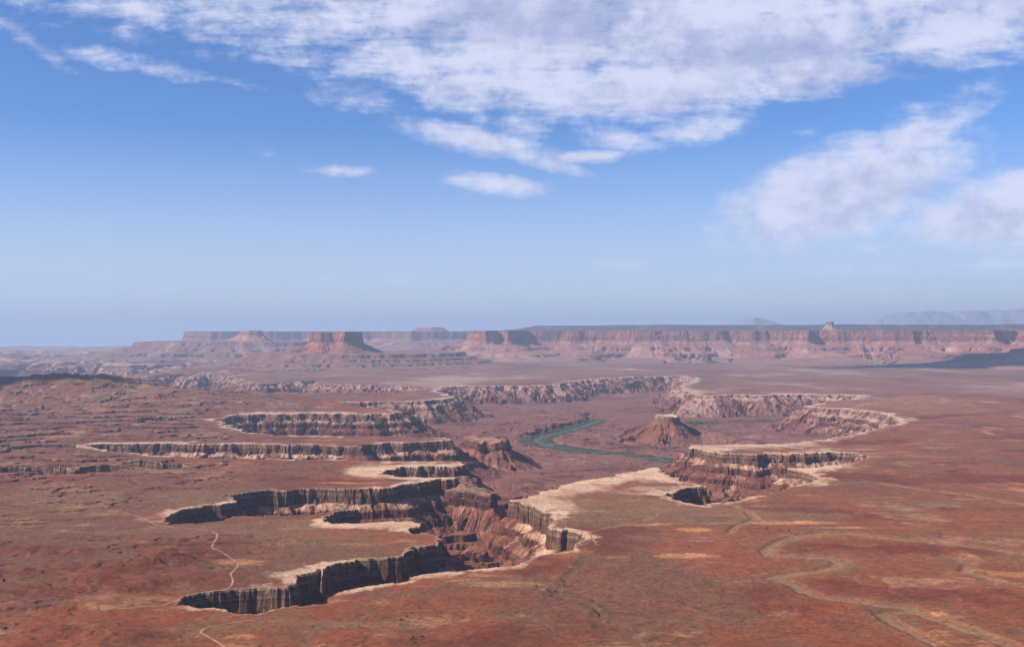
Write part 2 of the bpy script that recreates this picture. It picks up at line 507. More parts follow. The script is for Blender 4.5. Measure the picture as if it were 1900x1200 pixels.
    drop = lerp(drop, cl * ss(d, 0, wc) + np.minimum(np.maximum(d - wc, 0) * .58 * (1 + .35 * rib), 125), ss(r, 6200, 7600))
    drop = np.where(d > 0, drop, 0)
    fl_n = fbm(x / 420, y / 420, 4, 61)
    floor = FLOOR + 5 + 4 * fl_n + 2 * Cn
    z = P0 - drop
    bankm = (r > 5000) & (r < 9500) & (d > 60)
    bank = np.zeros(x.shape, f32)
    bank[bankm] = ss(sdf((x[bankm] + 1.2 * wx[bankm], y[bankm] + 1.2 * wy[bankm]), river_bank), 0, 22)
    fb = fbm(x / 250, y / 250, 5, 187, .58)
    floor_up = 17 * bank + (1 - ss(r, 3300, 4600)) * ss(d, 20, 90) * (26 * ss(fb, -.05, .02) + 20 * ss(fb, .22, .28)) + ss(r, 4800, 5600) * (5 * ss(fb, .1, .14) + 6 * ss(fb, .35, .39))
    floor_up = floor_up + np.where(r > 4200, 46 * (1 - ss(polydist(x, y, butte_ridge) + 40 * fb + 22 * wv3_, 10, 170)), 0)
    riv = np.minimum(polydist(x, y, river_line), polydist(x, y, river_bend) + 18)
    inside = ss(d, 60, 160)
    floor = floor + floor_up + 3.0 * ss(fl_n * 3 - np.floor(fl_n * 3), 0.0, 0.15)
    z = np.where(d > 0, np.maximum(z, floor), z)
    rw = riv + 16 * B
    z = np.where((d > 40), lerp(z, np.minimum(z, FLOOR + 1.2), (1 - ss(rw, 80, 125)) * (1 - bank)), z)
    z = np.where((d > 40), z - 5 * (1 - ss(riv + 5 * Cn, 20, 32)), z)
    cd = np.where(dc > 0, 22 * ss(dc, 0, 5) + np.minimum(dc, 40) * 0.35, 0)
    z = z - cd
    depth = np.where(d > 0, drop, cd)
    # ---------------------------------------------------------------- colours (of the ground itself)
    fine = fbm(x / 16, y / 16, 3, 151, .6)
    wv1 = fbm(x / 190 + .6 * B, y / 300, 7, 161, .68)
    wv2 = fbm(x / 520, y / 700 + .4 * A, 4, 171, .55)
    wv3 = fbm(x / 60, y / 95, 4, 181, .6)
    rightw = ss(u, 820, 1500)
    st1 = fbm(x / 420 + .5 * B, y / 170, 7, 231, .68)
    st2 = fbm(x / 110 + .3 * B, y / 62, 5, 241, .68)
    base = np.empty(x.shape + (3,), f32); base[:] = (0.310, 0.118, 0.062)
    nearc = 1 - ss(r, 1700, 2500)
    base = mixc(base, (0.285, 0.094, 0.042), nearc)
    scrub = ss(wv2 + 0.5 * wv1 + 0.35 * st1 + 0.2 * st2 - 0.30 * rightw + 0.52 * leftw * ss(r, 1600, 2400), -0.10, 0.40)
    base = mixc(base, (0.225, 0.112, 0.070), scrub * 0.9)
    olive = ss(wv1 - .5 * wv2 + .4 * st2 + .3 * fine, 0.12, 0.48)
    base = mixc(base, (0.190, 0.124, 0.070), 0.6 * olive)
    tan = ss(st1 + .6 * st2 - .2 * wv2, 0.22, 0.58)
    base = mixc(base, (0.43, 0.255, 0.145), 0.75 * tan)
    sand = ss(fbm(x / 260, y / 420, 4, 191, .55) + .5 * st2, 0.42, 0.72)
    base = mixc(base, (0.52, 0.265, 0.120), 0.8 * sand)
    dred = ss(fbm(x / 420, y / 360, 4, 201, .55) + .35 * st2 - .2 * wv3, 0.15, 0.45)
    base = mixc(base, (0.205, 0.058, 0.030), 0.90 * dred * (1 - .35 * leftw))
    dk = ss(-st1 + .6 * wv3, 0.28, 0.62)
    base = mixc(base, (0.145, 0.073, 0.045), 0.65 * dk)
    # paler scrub flat on the promontory, and bare orange sand sheets
    pz_ = np.zeros(x.shape, f32)
    for (bu, bv, rx, ry, h) in ((1180, 945, 420, 260, 1.0), (1420, 960, 330, 160, .8), (1150, 1000, 300, 130, .5), (480, 985, 420, 180, .8), (560, 1060, 330, 90, .6), (200, 930, 900, 380, .7),
                                (450, 1160, 300, 70, .6), (1750, 930, 700, 90, .5)):
        bx, by = at(bu, bv)
        pz_ = np.maximum(pz_, bump(x, y, 950 + F * bx / by, by, rx, ry, h))
    pm = ss(pz_ + .45 * st1 + .3 * wv1, .35, .75)
    base = mixc(base, (0.275, 0.165, 0.095), .75 * pm)
    base = mixc(base, (0.205, 0.138, 0.082), .6 * pm * ss(st2 + st1, .05, .5))
    base = mixc(base, (0.42, 0.262, 0.155), .65 * pm * ss(-st2 - .6 * st1, .15, .55))
    os_ = np.zeros(x.shape, f32)
    for (bu, bv, rx, ry, h) in ((1285, 985, 70, 45, 1), (1262, 1030, 75, 30, 1), (1460, 975, 190, 38, 1), (1200, 975, 130, 30, .7), (1560, 985, 130, 16, .9), (640, 895, 230, 40, .9), (445, 1045, 60, 60, .9)):
        bx, by = at(bu, bv)
        os_ = np.maximum(os_, bump(x, y, 950 + F * bx / by, by, rx, ry, h))
    base = mixc(base, (0.60, 0.315, 0.150), .85 * ss(os_ + .3 * st1 + .25 * st2, .45, .8))
    base = mixc(base, (0.200, 0.060, 0.032), .85 * np.exp(-(rdg / 60) ** 2) * ss(wv1 + .5, -.3, .6))
    base = mixc(base, (0.150, 0.110, 0.060), .42 * (1 - ss(gul + 14 * fine + 20 * st2, 3, 26)))
    # ledge risers and gullies show dark red earth
    base = mixc(base, (0.170, 0.066, 0.044), 0.8 * (1 - ss(tr, 0.06, 0.22)) * ss(led, 1.5, 4))
    base = mixc(base, (0.56, 0.40, 0.29), 0.75 * ss(tr, 0.08, 0.12) * (1 - ss(tr, .16, .30)) * ss(led, 3.5, 8) * ss(wv1, -0.2, .2))
    base = mixc(base, (0.24, 0.125, 0.075), 0.25 * (1 - ss(gl, 0.02, 0.12)) * (1 - ss(r, 2600, 4000)))
    # farther bench: paler, with long streaks of pale rock and scrub
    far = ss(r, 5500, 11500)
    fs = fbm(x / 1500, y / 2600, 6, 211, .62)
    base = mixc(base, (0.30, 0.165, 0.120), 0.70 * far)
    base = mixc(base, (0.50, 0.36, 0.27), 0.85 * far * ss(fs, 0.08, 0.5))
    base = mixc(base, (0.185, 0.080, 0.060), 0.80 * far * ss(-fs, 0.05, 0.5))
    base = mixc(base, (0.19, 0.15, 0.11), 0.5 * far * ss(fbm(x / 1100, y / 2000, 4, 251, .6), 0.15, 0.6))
    base = mixc(base, (0.62, 0.42, 0.32), 0.9 * fl * ss(rough + .5 * fs, 0.0, 0.45))
    base = mixc(base, (0.20, 0.075, 0.055), 0.8 * fl * ss(-rough, 0.02, 0.35))
    # wash sand
    base = mixc(base, (0.30, 0.175, 0.100), 0.45 * (1 - ss(wash + 26 * wv3 + 10 * fine, 8, 60)))
    wcore = 1 - ss(wash + 9 * fine + 9 * st2, 3, 17)
    base = mixc(base, (0.37, 0.245, 0.155), 0.70 * wcore)
    # bare white rim rock beside the edge
    wid = 6 + 70 * np.maximum(fbm(x / 420, y / 420, 3, 221) + 0.05, 0) + ss(r, 3500, 7000) * np.where(s > 50000, -14, 30)
    for (bu, bv, rx, ry, h) in ((1180, 880, 300, 150, 260), (985, 927, 130, 160, 190), (1080, 905, 260, 150, 190), (1400, 822, 420, 160, 120), (1420, 830, 420, 110, 160), (1560, 870, 130, 110, 150), (1500, 895, 60, 70, 80),
                                (730, 872, 240, 170, 250), (720, 972, 170, 70, 170), (730, 842, 280, 110, 170), (560, 820, 360, 60, 60), (1480, 727, 1000, 250, 220),
                                (1190, 692, 900, 500, 200), (540, 765, 420, 90, 70), (570, 1066, 190, 70, 62), (800, 1072, 170, 50, 34), (930, 1050, 120, 40, 26), (660, 1095, 90, 40, 22), (340, 1115, 60, 30, 10)):
        bx, by = at(bu, bv)
        wid = wid + bump(x, y, 950 + F * bx / by, by, rx, ry, h)
    edge_n = out + (30 + .35 * wid) * wv3 + 10 * fine + .25 * wid * st2
    pale = (1 - ss(edge_n, wid * .20, wid * 1.20)) * ss(wid, 6, 30)
    pale *= 0.60 + 0.40 * ss(wv1, -.4, .3)
    palec = np.empty_like(base); palec[:] = (0.76, 0.57, 0.405)
    palec = mixc(palec, (0.46, 0.32, 0.22), ss(fine + .6 * wv3, -0.1, 0.7))
    palec = palec * f32(1.15)
    palec = mixc(palec, (1.0, 0.84, 0.65), ss(-fine, .15, 0.6))
    base = base + (palec - base) * np.clip(pale, 0, 1)[:, None]
    lip = (1 - ss(out + 4 * fine, 2, 9)) * np.clip(0.55 + wv1, 0.25, 1)
    base = mixc(base, (0.70, 0.50, 0.355), lip * 0.75)
    # talus and floor
    ts = ss(rib + .25 * fine, 0.10, 0.60)
    tc_ = np.empty_like(base); tc_[:] = (0.235, 0.093, 0.062)
    band = np.sin((depth + 3 * wv3) * 0.55) * .5 + .5
    tc_ = mixc(tc_, (0.165, 0.060, 0.044), 0.55 * band)
    tc_ = mixc(tc_, (0.46, 0.315, 0.235), ts * (1 - ss(depth, 105, 165)) * 0.85)
    ped = ss(depth, cl - 4, cl) * (1 - ss(depth + 8 * rib, cl + 7, cl + 24)) * ss(rib2 + .5 * wv1, -0.5, 0.1)
    tc_ = mixc(tc_, (0.66, 0.475, 0.34), ped * 0.8 * ss(wv3 + .5 * fine, -.6, .1))
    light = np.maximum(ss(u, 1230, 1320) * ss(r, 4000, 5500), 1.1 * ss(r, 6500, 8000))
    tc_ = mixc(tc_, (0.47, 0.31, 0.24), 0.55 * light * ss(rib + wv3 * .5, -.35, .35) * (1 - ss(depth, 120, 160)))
    fc = np.empty_like(base); fc[:] = (0.275, 0.130, 0.090)
    fc = mixc(fc, (0.150, 0.064, 0.046), ss(fl_n * .6 + .5 * wv3 + .7 * st1, 0.05, 0.55))
    fc = mixc(fc, (0.40, 0.24, 0.175), .8 * ss(-fl_n * .6 + .4 * wv3 - .8 * st1, 0.2, 0.75))
    onfl = ss(depth, 112, 168)
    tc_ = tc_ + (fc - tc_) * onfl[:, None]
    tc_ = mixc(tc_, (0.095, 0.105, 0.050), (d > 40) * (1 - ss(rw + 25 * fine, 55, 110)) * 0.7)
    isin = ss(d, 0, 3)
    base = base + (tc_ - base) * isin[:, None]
    base = mixc(base, (0.24, 0.11, 0.075), ss(dc, 0, 4))
    # scattered low scrub
    dots = ss(pn(x / 6.5, y / 9, 261) + .5 * pn(x / 23, y / 30, 262) - .22 + .3 * scrub, 0.24, 0.42) * (1 - isin) * (1 - ss(r, 3000, 5200)) * (1 - .8 * np.clip(pale, 0, 1))
    base = mixc(base, (0.070, 0.060, 0.034), 0.48 * dots)
    base *= (1 + 0.20 * fine + 0.16 * wv3 + .16 * st2)[:, None]
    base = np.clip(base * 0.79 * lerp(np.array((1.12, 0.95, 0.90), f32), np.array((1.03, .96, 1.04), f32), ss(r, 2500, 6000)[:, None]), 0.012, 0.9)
    return z.reshape(shp), base.reshape(shp + (3,)), depth.reshape(shp)


def ground_z(x, y):
    return land(np.atleast_1d(np.asarray(x, f32)), np.atleast_1d(np.asarray(y, f32)))[0]


# ------------------------------------------------------------------ mesh helpers
def grid_mesh(name, X, Y, Z, col=None, depth=None, keep=None, smooth=False):
    nr, nc = X.shape
    V = np.stack([X, Y, Z], -1).reshape(-1, 3).astype(f32)
    i = np.arange(nr * nc).reshape(nr, nc)
    q = np.stack([i[:-1, :-1], i[:-1, 1:], i[1:, 1:], i[1:, :-1]], -1).reshape(-1, 4)
    if keep is not None:
        kq = (keep[:-1, :-1] | keep[:-1, 1:] | keep[1:, 1:] | keep[1:, :-1]).ravel()
        q = q[kq]
        used = np.zeros(len(V), bool); used[q.ravel()] = True
        rem = np.cumsum(used) - 1
        q = rem[q]; V = V[used]
        if col is not None: col = col.reshape(-1, 3)[used]
        if depth is not None: depth = depth.ravel()[used]
    me = bpy.data.meshes.new(name)
    me.vertices.add(len(V)); me.vertices.foreach_set('co', V.ravel())
    me.loops.add(len(q) * 4); me.loops.foreach_set('vertex_index', q.ravel().astype(np.int32))
    me.polygons.add(len(q)); me.polygons.foreach_set('loop_start', np.arange(0, len(q) * 4, 4, dtype=np.int32))
    me.polygons.foreach_set('use_smooth', np.full(len(q), smooth))
    me.update(calc_edges=True)
    if col is not None:
        a = me.color_attributes.new('earth', 'FLOAT_COLOR', 'POINT')
        a.data.foreach_set('color', np.concatenate([col.reshape(-1, 3), np.ones((len(V), 1), f32)], 1).ravel().astype(f32))
    if depth is not None:
        a = me.attributes.new('below_rim', 'FLOAT', 'POINT')
        a.data.foreach_set('value', depth.ravel().astype(f32))
    return me


def add(name, me, mat=None, parent=None, **props):
    o = bpy.data.objects.new(name, me)
    C.collection.objects.link(o)
    if mat: me.materials.append(mat)
    if parent: o.parent = parent
    for k, v in props.items():
        o[k] = v
    return o


def rock_material(name, ramp, streak, steep=(0.30, 0.62), detail=0.10, zs=0.12, bumpd=2.0, tone=0.76):
    """earth colour on gentle ground; layered, water-streaked rock on steep faces (layers by depth below the rim)"""
    m = bpy.data.materials.new(name); m.use_nodes = True
    N = NT(m.node_tree)
    geo = N.n('ShaderNodeNewGeometry')
    at_c = N.n('ShaderNodeAttribute', attribute_name='earth')
    at_d = N.n('ShaderNodeAttribute', attribute_name='below_rim')
    pos = geo.outputs['Position']
    sp = N.n('ShaderNodeSeparateXYZ'); N.link(geo.outputs['True Normal'], sp.inputs[0])
    face = N.smooth(N.math('ABSOLUTE', sp.outputs[2]), steep[0], steep[1], 1.0, 0.0)
    face = N.math('MULTIPLY', face, N.smooth(at_d.outputs['Fac'], 0.3, 1.5))
    wob = N.noise(pos, 0.02, 3)
    dd = N.math('ADD', at_d.outputs['Fac'], N.math('MULTIPLY', N.math('SUBTRACT', wob, 0.5), ramp[-1][0] * 0.10))
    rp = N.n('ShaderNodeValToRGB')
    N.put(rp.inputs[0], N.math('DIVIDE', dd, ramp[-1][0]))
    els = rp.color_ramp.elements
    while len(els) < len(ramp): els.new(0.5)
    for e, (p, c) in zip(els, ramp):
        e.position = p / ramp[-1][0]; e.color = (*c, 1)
    mp = N.n('ShaderNodeMapping'); N.link(pos, mp.inputs[0])
    mp.inputs['Scale'].default_value = (1, 1, zs)
    varn = N.smooth(N.noise(pos, streak * 0.10, 3, 0.5), 0.40, 0.60)
    st = N.noise(mp.outputs[0], streak, 4, 0.6, 0.4)
    st2 = N.noise(mp.outputs[0], streak * 0.22, 3, 0.6)
    stk = N.smooth(N.math('ADD', N.math('MULTIPLY', st, .30), N.math('MULTIPLY', st2, .75)), 0.38, 0.70)
    lay_ = N.n('ShaderNodeMapping'); N.link(pos, lay_.inputs[0])
    lay_.inputs['Scale'].default_value = (0.02, 0.02, 1.0)
    ly = N.noise(lay_.outputs[0], streak * 2.2, 4, 0.7)
    stk = N.math('MULTIPLY', stk, N.math('MULTIPLY_ADD', varn, 0.6, 0.4))
    rock = N.mix(stk, N.mix(1.0, rp.outputs[0], (0.58, 0.50, 0.48), 'MULTIPLY'), rp.outputs[0])
    lv = N.smooth(ly, 0.34, 0.66, 0.58, 1.22)
    cv = N.n('ShaderNodeCombineXYZ')
    for i in range(3): N.put(cv.inputs[i], lv)
    rock = N.mix(1.0, rock, cv.outputs[0], 'MULTIPLY')
    rock = N.mix(1.0, rock, (tone, tone, tone), 'MULTIPLY')
    base = N.mix(face, at_c.outputs['Color'], rock)
    fine = N.noise(pos, detail, 7, 0.75)
    fv = N.smooth(fine, 0.28, 0.72, 0.66, 1.32)
    cf = N.n('ShaderNodeCombineXYZ')
    for i in range(3): N.put(cf.inputs[i], fv)
    base = N.mix(1.0, base, cf.outputs[0], 'MULTIPLY')
    bs = N.n('ShaderNodeBsdfPrincipled')
    N.link(base, bs.inputs['Base Color'])
    bs.inputs['Roughness'].default_value = 0.95
    bs.inputs['Specular IOR Level'].default_value = 0.1
    bp = N.n('ShaderNodeBump')
    bp.inputs['Strength'].default_value = 0.7
    bp.inputs['Distance'].default_value = bumpd
    N.link(N.math('ADD', fine, N.math('MULTIPLY', N.math('MULTIPLY', st, face), 2.0)), bp.inputs['Height'])
    N.link(bp.outputs[0], bs.inputs['Normal'])
    o = N.n('ShaderNodeOutputMaterial'); N.link(bs.outputs[0], o.inputs[0])
    return m


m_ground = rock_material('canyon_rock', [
    (0, (0.85, 0.66, 0.49)), (4, (0.72, 0.53, 0.38)), (5.5, (0.17, 0.095, 0.065)), (8, (0.34, 0.215, 0.14)), (17, (0.40, 0.255, 0.17)), (20, (0.22, 0.12, 0.08)), (30, (0.31, 0.18, 0.115)), (40, (0.27, 0.14, 0.09)),  # dark stop below the pale cap: darker bed that also paints the undercut shade
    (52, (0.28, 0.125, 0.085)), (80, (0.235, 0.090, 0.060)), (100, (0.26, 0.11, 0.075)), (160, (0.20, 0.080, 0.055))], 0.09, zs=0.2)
m_mesa = rock_material('mesa_rock', [
    (0, (0.30, 0.19, 0.15)), (14, (0.48, 0.235, 0.16)), (60, (0.50, 0.23, 0.155)), (150, (0.44, 0.185, 0.125)), (190, (0.46, 0.26, 0.19)), (215, (0.33, 0.13, 0.09)),
    (330, (0.30, 0.13, 0.10)), (350, (0.45, 0.29, 0.23)), (380, (0.28, 0.12, 0.095)), (600, (0.27, 0.12, 0.09))], 0.022, detail=0.015, zs=0.10, bumpd=10)
m_spur = rock_material('spur_rock', [(0, (0.30, 0.17, 0.12)), (12, (0.20, 0.085, 0.06)), (60, (0.17, 0.066, 0.045)), (110, (0.22, 0.09, 0.06)), (160, (0.24, 0.10, 0.07))], 0.10)
m_small = rock_material('butte_rock', [
    (0, (0.62, 0.49, 0.38)), (9, (0.52, 0.38, 0.28)), (14, (0.38, 0.20, 0.14)), (60, (0.30, 0.13, 0.085)), (110, (0.23, 0.09, 0.06)), (160, (0.24, 0.10, 0.07))], 0.10)

# ------------------------------------------------------------------ the ground: one sheet from below the overlook to the horizon
th = np.concatenate([np.linspace(-40, -27, 70, endpoint=False), np.linspace(-27, 27, 1230, endpoint=False), np.linspace(27, 40, 71)])
rr = [350.0]
while rr[-1] < 46000:
    r0 = rr[-1]
    if r0 < 1300: st_ = 25
    elif r0 < 5200: st_ = 4.3
    elif r0 < 9500: st_ = 4.3 * (r0 / 5200) ** 1.6
    elif r0 < 16000: st_ = 14 * (r0 / 9500)
    else: st_ = 40 * (r0 / 16000) ** 1.6
    rr.append(r0 + st_)
rr = np.array(rr)
T, RR = np.meshgrid(np.radians(th), rr)
GX = RR * np.sin(T); GY = RR * np.cos(T)
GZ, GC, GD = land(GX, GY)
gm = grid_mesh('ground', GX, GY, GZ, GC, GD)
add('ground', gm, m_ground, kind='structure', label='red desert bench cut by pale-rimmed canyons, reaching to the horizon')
print('ground verts', len(gm.vertices))


# ------------------------------------------------------------------ mesas and buttes
def fp(u, R):
    return ((u - 950) / F * R, R)


def zof(v, R):
    return -(v - EYE) / F * R


def mesa(name, poly, ztop, cliff, base, slope, step, warp, seed, mat, cap=(0.16, 0.10, 0.075), talus=(0.30, 0.13, 0.095), pale=(0.42, 0.26, 0.20),
         ledge=0.0, topn=6.0, shoulder=0.0, ribs=0.35, wmul=1.0, tilt=None, **props):
    """a flat-topped hill: cliffs round the outline, then ribbed talus down to the ground"""
    Q = np.array(poly, np.float64)
    h = ztop - cliff - base
    marg = max(h / slope * 1.7, 3 * step) + warp * 2
    x0, y0 = Q.min(0) - marg; x1, y1 = Q.max(0) + marg
    X, Y = np.meshgrid(np.arange(x0, x1 + step, step), np.arange(y0, y1 + step, step))
    xf, yf = X.astype(f32), Y.astype(f32)
    wl = warp * 5.5
    wx = warp * fbm(xf / wl, yf / wl, 5, seed, .6); wy = warp * fbm(xf / wl, yf / wl, 5, seed + 40, .6)
    d, s = sdf(((xf + wx).ravel(), (yf + wy).ravel()), Q, True)
    d = d.reshape(X.shape); s = s.reshape(X.shape)
    n1 = fbm(xf / (wl * .9), yf / (wl * .9), 4, seed + 80)
    rib = fbm(s / (warp * 1.1), np.abs(d) / (warp * 12), 3, seed + 90, .6)
    o = np.maximum(-d, 0)
    wc = step * 1.1 * wmul
    zt = ztop + topn * n1 + (0 if tilt is None else tilt[0] * (X - Q[:, 0].mean()) + tilt[1] * (Y - Q[:, 1].mean()))
    if shoulder:
        zt = zt + shoulder * (1 - np.exp(-np.maximum(d, 0) / (6 * step)))
    c2 = cliff * (1 + 0.12 * pn(s / (warp * 4), s * 0, seed + 5))
    z = zt - c2 * (0.5 * ss(o, 0, wc * .5) + 0.5 * ss(o, wc * .6, wc))
    t = np.maximum(o - wc, 0) * (1 + ribs * rib)
    L = h / slope
    fall = h * 1.12 * (1 - np.exp(-1.9 * t / L)) / (1 - math.exp(-1.9)) * 0.92
    if ledge:
        f2 = fall / h * 3.2 + .12 * n1
        fall = (np.floor(f2) + ss(f2 - np.floor(f2), 0.0, 0.22) * ledge + (f2 - np.floor(f2)) * (1 - ledge)) / 3.2 * h
    z = z - fall
    z = np.maximum(z, base - 25)
    depth = np.maximum(ztop - z, 0)
    nn = fbm(xf / (warp * 2.2), yf / (warp * 2.2), 4, seed + 60)
    col = np.empty(X.shape + (3,), f32); col[:] = talus
    col = mixc(col, pale, ss(rib + .35 * nn, 0.15, 0.65) * 0.75)
    col = mixc(col, tuple(c * .62 for c in talus), ss(-rib + .5 * nn, .15, .7) * .7)
    col = mixc(col, (0.245, 0.145, 0.11), ss(fall / max(h, 1), 0.65, 1.0) * .6)
    col = mixc(col, cap, ss(d, 0, 2 * step))
    col = np.clip(col * (1 + .15 * nn)[..., None], .02, .9)
    me = grid_mesh(name, X, Y, z, col, depth, keep=z > base - 12)
    return add(name, me, mat, **props)


mesa('flat_topped_butte', [fp(579, 16100), fp(595, 15800), fp(622, 15850), fp(640, 15700), fp(660, 15900), fp(668, 16200), fp(655, 16700), fp(610, 16700)],
     zof(616, 16000), 150, zof(660, 16000) - 10, 0.40, 11, 42, 301, m_mesa, cap=(0.30, 0.16, 0.12), talus=(0.33, 0.125, 0.085), topn=9, wmul=3.2, ribs=.45,
     label='red flat-topped butte standing alone on the left horizon', category='butte')
mesa('low_bench', [fp(455, 15200), fp(540, 14700), fp(640, 14600), fp(720, 14900), fp(790, 15400), fp(850, 16000), fp(860, 17500), fp(700, 17500), fp(500, 17000)],
     zof(656, 15200), 22, RIM, 0.20, 24, 120, 311, m_mesa, cap=(0.25, 0.125, 0.10), talus=(0.24, 0.115, 0.09), pale=(0.30, 0.16, 0.125), topn=8, ledge=.5,
     label='low maroon bench spreading beneath the flat-topped butte', category='mesa')
mesa('long_mesa', [fp(873, 19600), fp(893, 18900), fp(912, 19100), fp(925, 19500), fp(943, 18900), fp(962, 19400), fp(985, 19900), fp(1040, 19900), fp(1060, 19700), fp(1090, 19850), fp(1140, 19600), fp(1200, 19300), fp(1300, 19300), fp(1340, 19200), fp(1352, 19450), fp(1390, 19100), fp(1420, 19250),
                   fp(1450, 19100), fp(1505, 18700), fp(1518, 19050), fp(1560, 18900), fp(1640, 18700), fp(1690, 18500), fp(1740, 18650), fp(1790, 18300), fp(1840, 18000),
                   fp(1862, 18500), fp(1885, 18900), fp(1905, 17300), fp(1990, 16000), fp(2150, 15500), fp(2300, 15200), fp(2250, 23000), fp(900, 23500)],
     zof(613, 19000), 185, RIM, 0.155, 17, 150, 321, m_mesa, cap=(0.15, 0.10, 0.085), talus=(0.34, 0.145, 0.11), pale=(0.47, 0.28, 0.22), topn=11, ledge=.35, ribs=.6, wmul=3.0,
     label='long pink-cliffed mesa filling the right-hand horizon', category='mesa')
mesa('upper_plateau', [fp(985, 25500), fp(1100, 24500), fp(1240, 23200), fp(1400, 23500), fp(1600, 23000), fp(1900, 22500), fp(2250, 22000), fp(2300, 29000), fp(1000, 29500)],
     zof(603, 24000), 25, 60, 0.10, 45, 260, 331, m_mesa, cap=(0.066, 0.058, 0.062), talus=(0.080, 0.068, 0.070), pale=(0.20, 0.15, 0.12), topn=14,
     label='dark scrub-covered plateau rising behind the pink-cliffed mesa', category='plateau')
mesa('far_mesa', [fp(345, 29500), fp(400, 28500), fp(470, 28800), fp(560, 29500), fp(640, 29000), fp(700, 29400), fp(760, 28600), fp(830, 29000), fp(900, 29500), fp(960, 33000), fp(360, 33000)],
     zof(614.5, 29000), 190, RIM, 0.17, 30, 200, 341, m_mesa, topn=12, ledge=.3, cap=(0.10, 0.09, 0.08),
     label='hazy blue flat mesa far behind the flat-topped butte', category='mesa')
mesa('small_butte', [fp(447, 23200), fp(462, 22900), fp(484, 23000), fp(486, 23500), fp(452, 23600)],
     zof(613.5, 23000), 95, zof(640, 23000), 0.42, 16, 50, 351, m_mesa, cap=(0.30, 0.16, 0.12), topn=8, wmul=2.5, talus=(0.46, 0.19, 0.14),
     label='small hazy red butte left of the flat-topped butte', category='butte')
mesa('low_ridge', [fp(250, 21000), fp(330, 20600), fp(420, 20500), fp(540, 20800), fp(600, 21500), fp(560, 24500), fp(300, 24500)],
     zof(634, 21000), 45, RIM, 0.16, 30, 180, 361, m_mesa, cap=(0.22, 0.13, 0.11), talus=(0.25, 0.13, 0.11), topn=14, ledge=.4,
     label='low purple ridge under the far mesa on the left', category='ridge')
mesa('rock_mound', [fp(775, 30500), fp(800, 30200), fp(825, 30500), fp(805, 31000)],
     zof(607.5, 30500), 40, zof(616, 30500), 0.28, 30, 90, 371, m_mesa, cap=(0.36, 0.2, 0.16), topn=16,
     label='pale lumpy mound on top of the far mesa', category='rock mound')
mesa('rock_tower', [fp(1533, 22800), fp(1543, 22700), fp(1546, 22900), fp(1536, 22950)],
     zof(596.5, 22800), 70, zof(612, 22800), 0.75, 9, 16, 381, m_mesa, cap=(0.42, 0.24, 0.18), talus=(0.44, 0.25, 0.19), topn=8,
     label='small pale rock tower poking above the long mesa rim', category='rock tower')
mesa('castle_rock', [(at(854, 823, -482)[0], 5060), (at(870, 826, -482)[0], 4930), (at(888, 826, -482)[0], 4880), (at(900, 826, -482)[0], 4960), (at(915, 826, -482)[0], 4870), (at(938, 826, -482)[0], 4900), (at(944, 824, -482)[0], 5030), (at(900, 824, -482)[0], 5110)],
     -484, 42, FLOOR - 2, 0.56, 3.2, 24, 391, m_spur, cap=(0.34, 0.17, 0.115), talus=(0.27, 0.11, 0.075), pale=(0.46, 0.30, 0.22), topn=22, wmul=4.2, ribs=.6,
     label='ragged castle-like red butte in the canyon left of the river', category='butte')
mesa('capped_butte', [(at(1219, 770, -445)[0], 6150), (at(1230, 770, -445)[0], 6060), (at(1248, 770, -445)[0], 6050), (at(1263, 770, -445)[0], 6120), (at(1262, 770, -445)[0], 6260), (at(1235, 770, -445)[0], 6290)],
     zof(771, 6130), 30, FLOOR - 2, 0.47, 3.6, 22, 401, m_small, cap=(0.58, 0.45, 0.34), talus=(0.215, 0.082, 0.055), pale=(0.36, 0.21, 0.15), topn=10, wmul=2.8, ribs=.6,
     label='white-capped red butte inside the river bend', category='butte')
mesa('dark_spur', [(at(800, 906, -478)[0], 3420), (at(830, 907, -478)[0], 3330), (at(880, 907, -478)[0], 3300), (at(912, 908, -478)[0], 3270), (at(917, 907, -478)[0], 3350), (at(870, 905, -478)[0], 3440)],
     -480, 44, FLOOR - 2, 0.60, 2.4, 20, 411, m_spur, cap=(0.27, 0.15, 0.11), talus=(0.24, 0.095, 0.065), pale=(0.40, 0.26, 0.19), topn=17, wmul=4.0, ribs=.5,
     label='dark red rock spur below the pale promontory, left of centre', category='rock spur')
mesa('red_knob', [(at(955, 1000, -560)[0], 2830), (at(975, 1000, -560)[0], 2790), (at(1000, 1000, -560)[0], 2760), (at(1008, 1000, -560)[0], 2830), (at(975, 1000, -560)[0], 2900)],
     -528, 18, FLOOR - 2, 0.62, 2.2, 10, 421, m_small, cap=(0.33, 0.16, 0.11), talus=(0.31, 0.14, 0.095), pale=(0.44, 0.27, 0.19), topn=3, ribs=.6,
     label='red crumbling knob under the pink cliff near the centre', category='rock knob')
mesa('white_knoll', [fp(1141, 14050), fp(1150, 13900), fp(1158, 14000), fp(1185, 14100), fp(1180, 14300), fp(1150, 14300)],
     zof(686, 14000), 22, RIM - 5, 0.35, 9, 25, 431, m_small, cap=(0.66, 0.52, 0.42), talus=(0.60, 0.44, 0.34), pale=(0.66, 0.55, 0.45), topn=8,
     label='small white rock knoll on the plain below the long mesa', category='rock knoll')

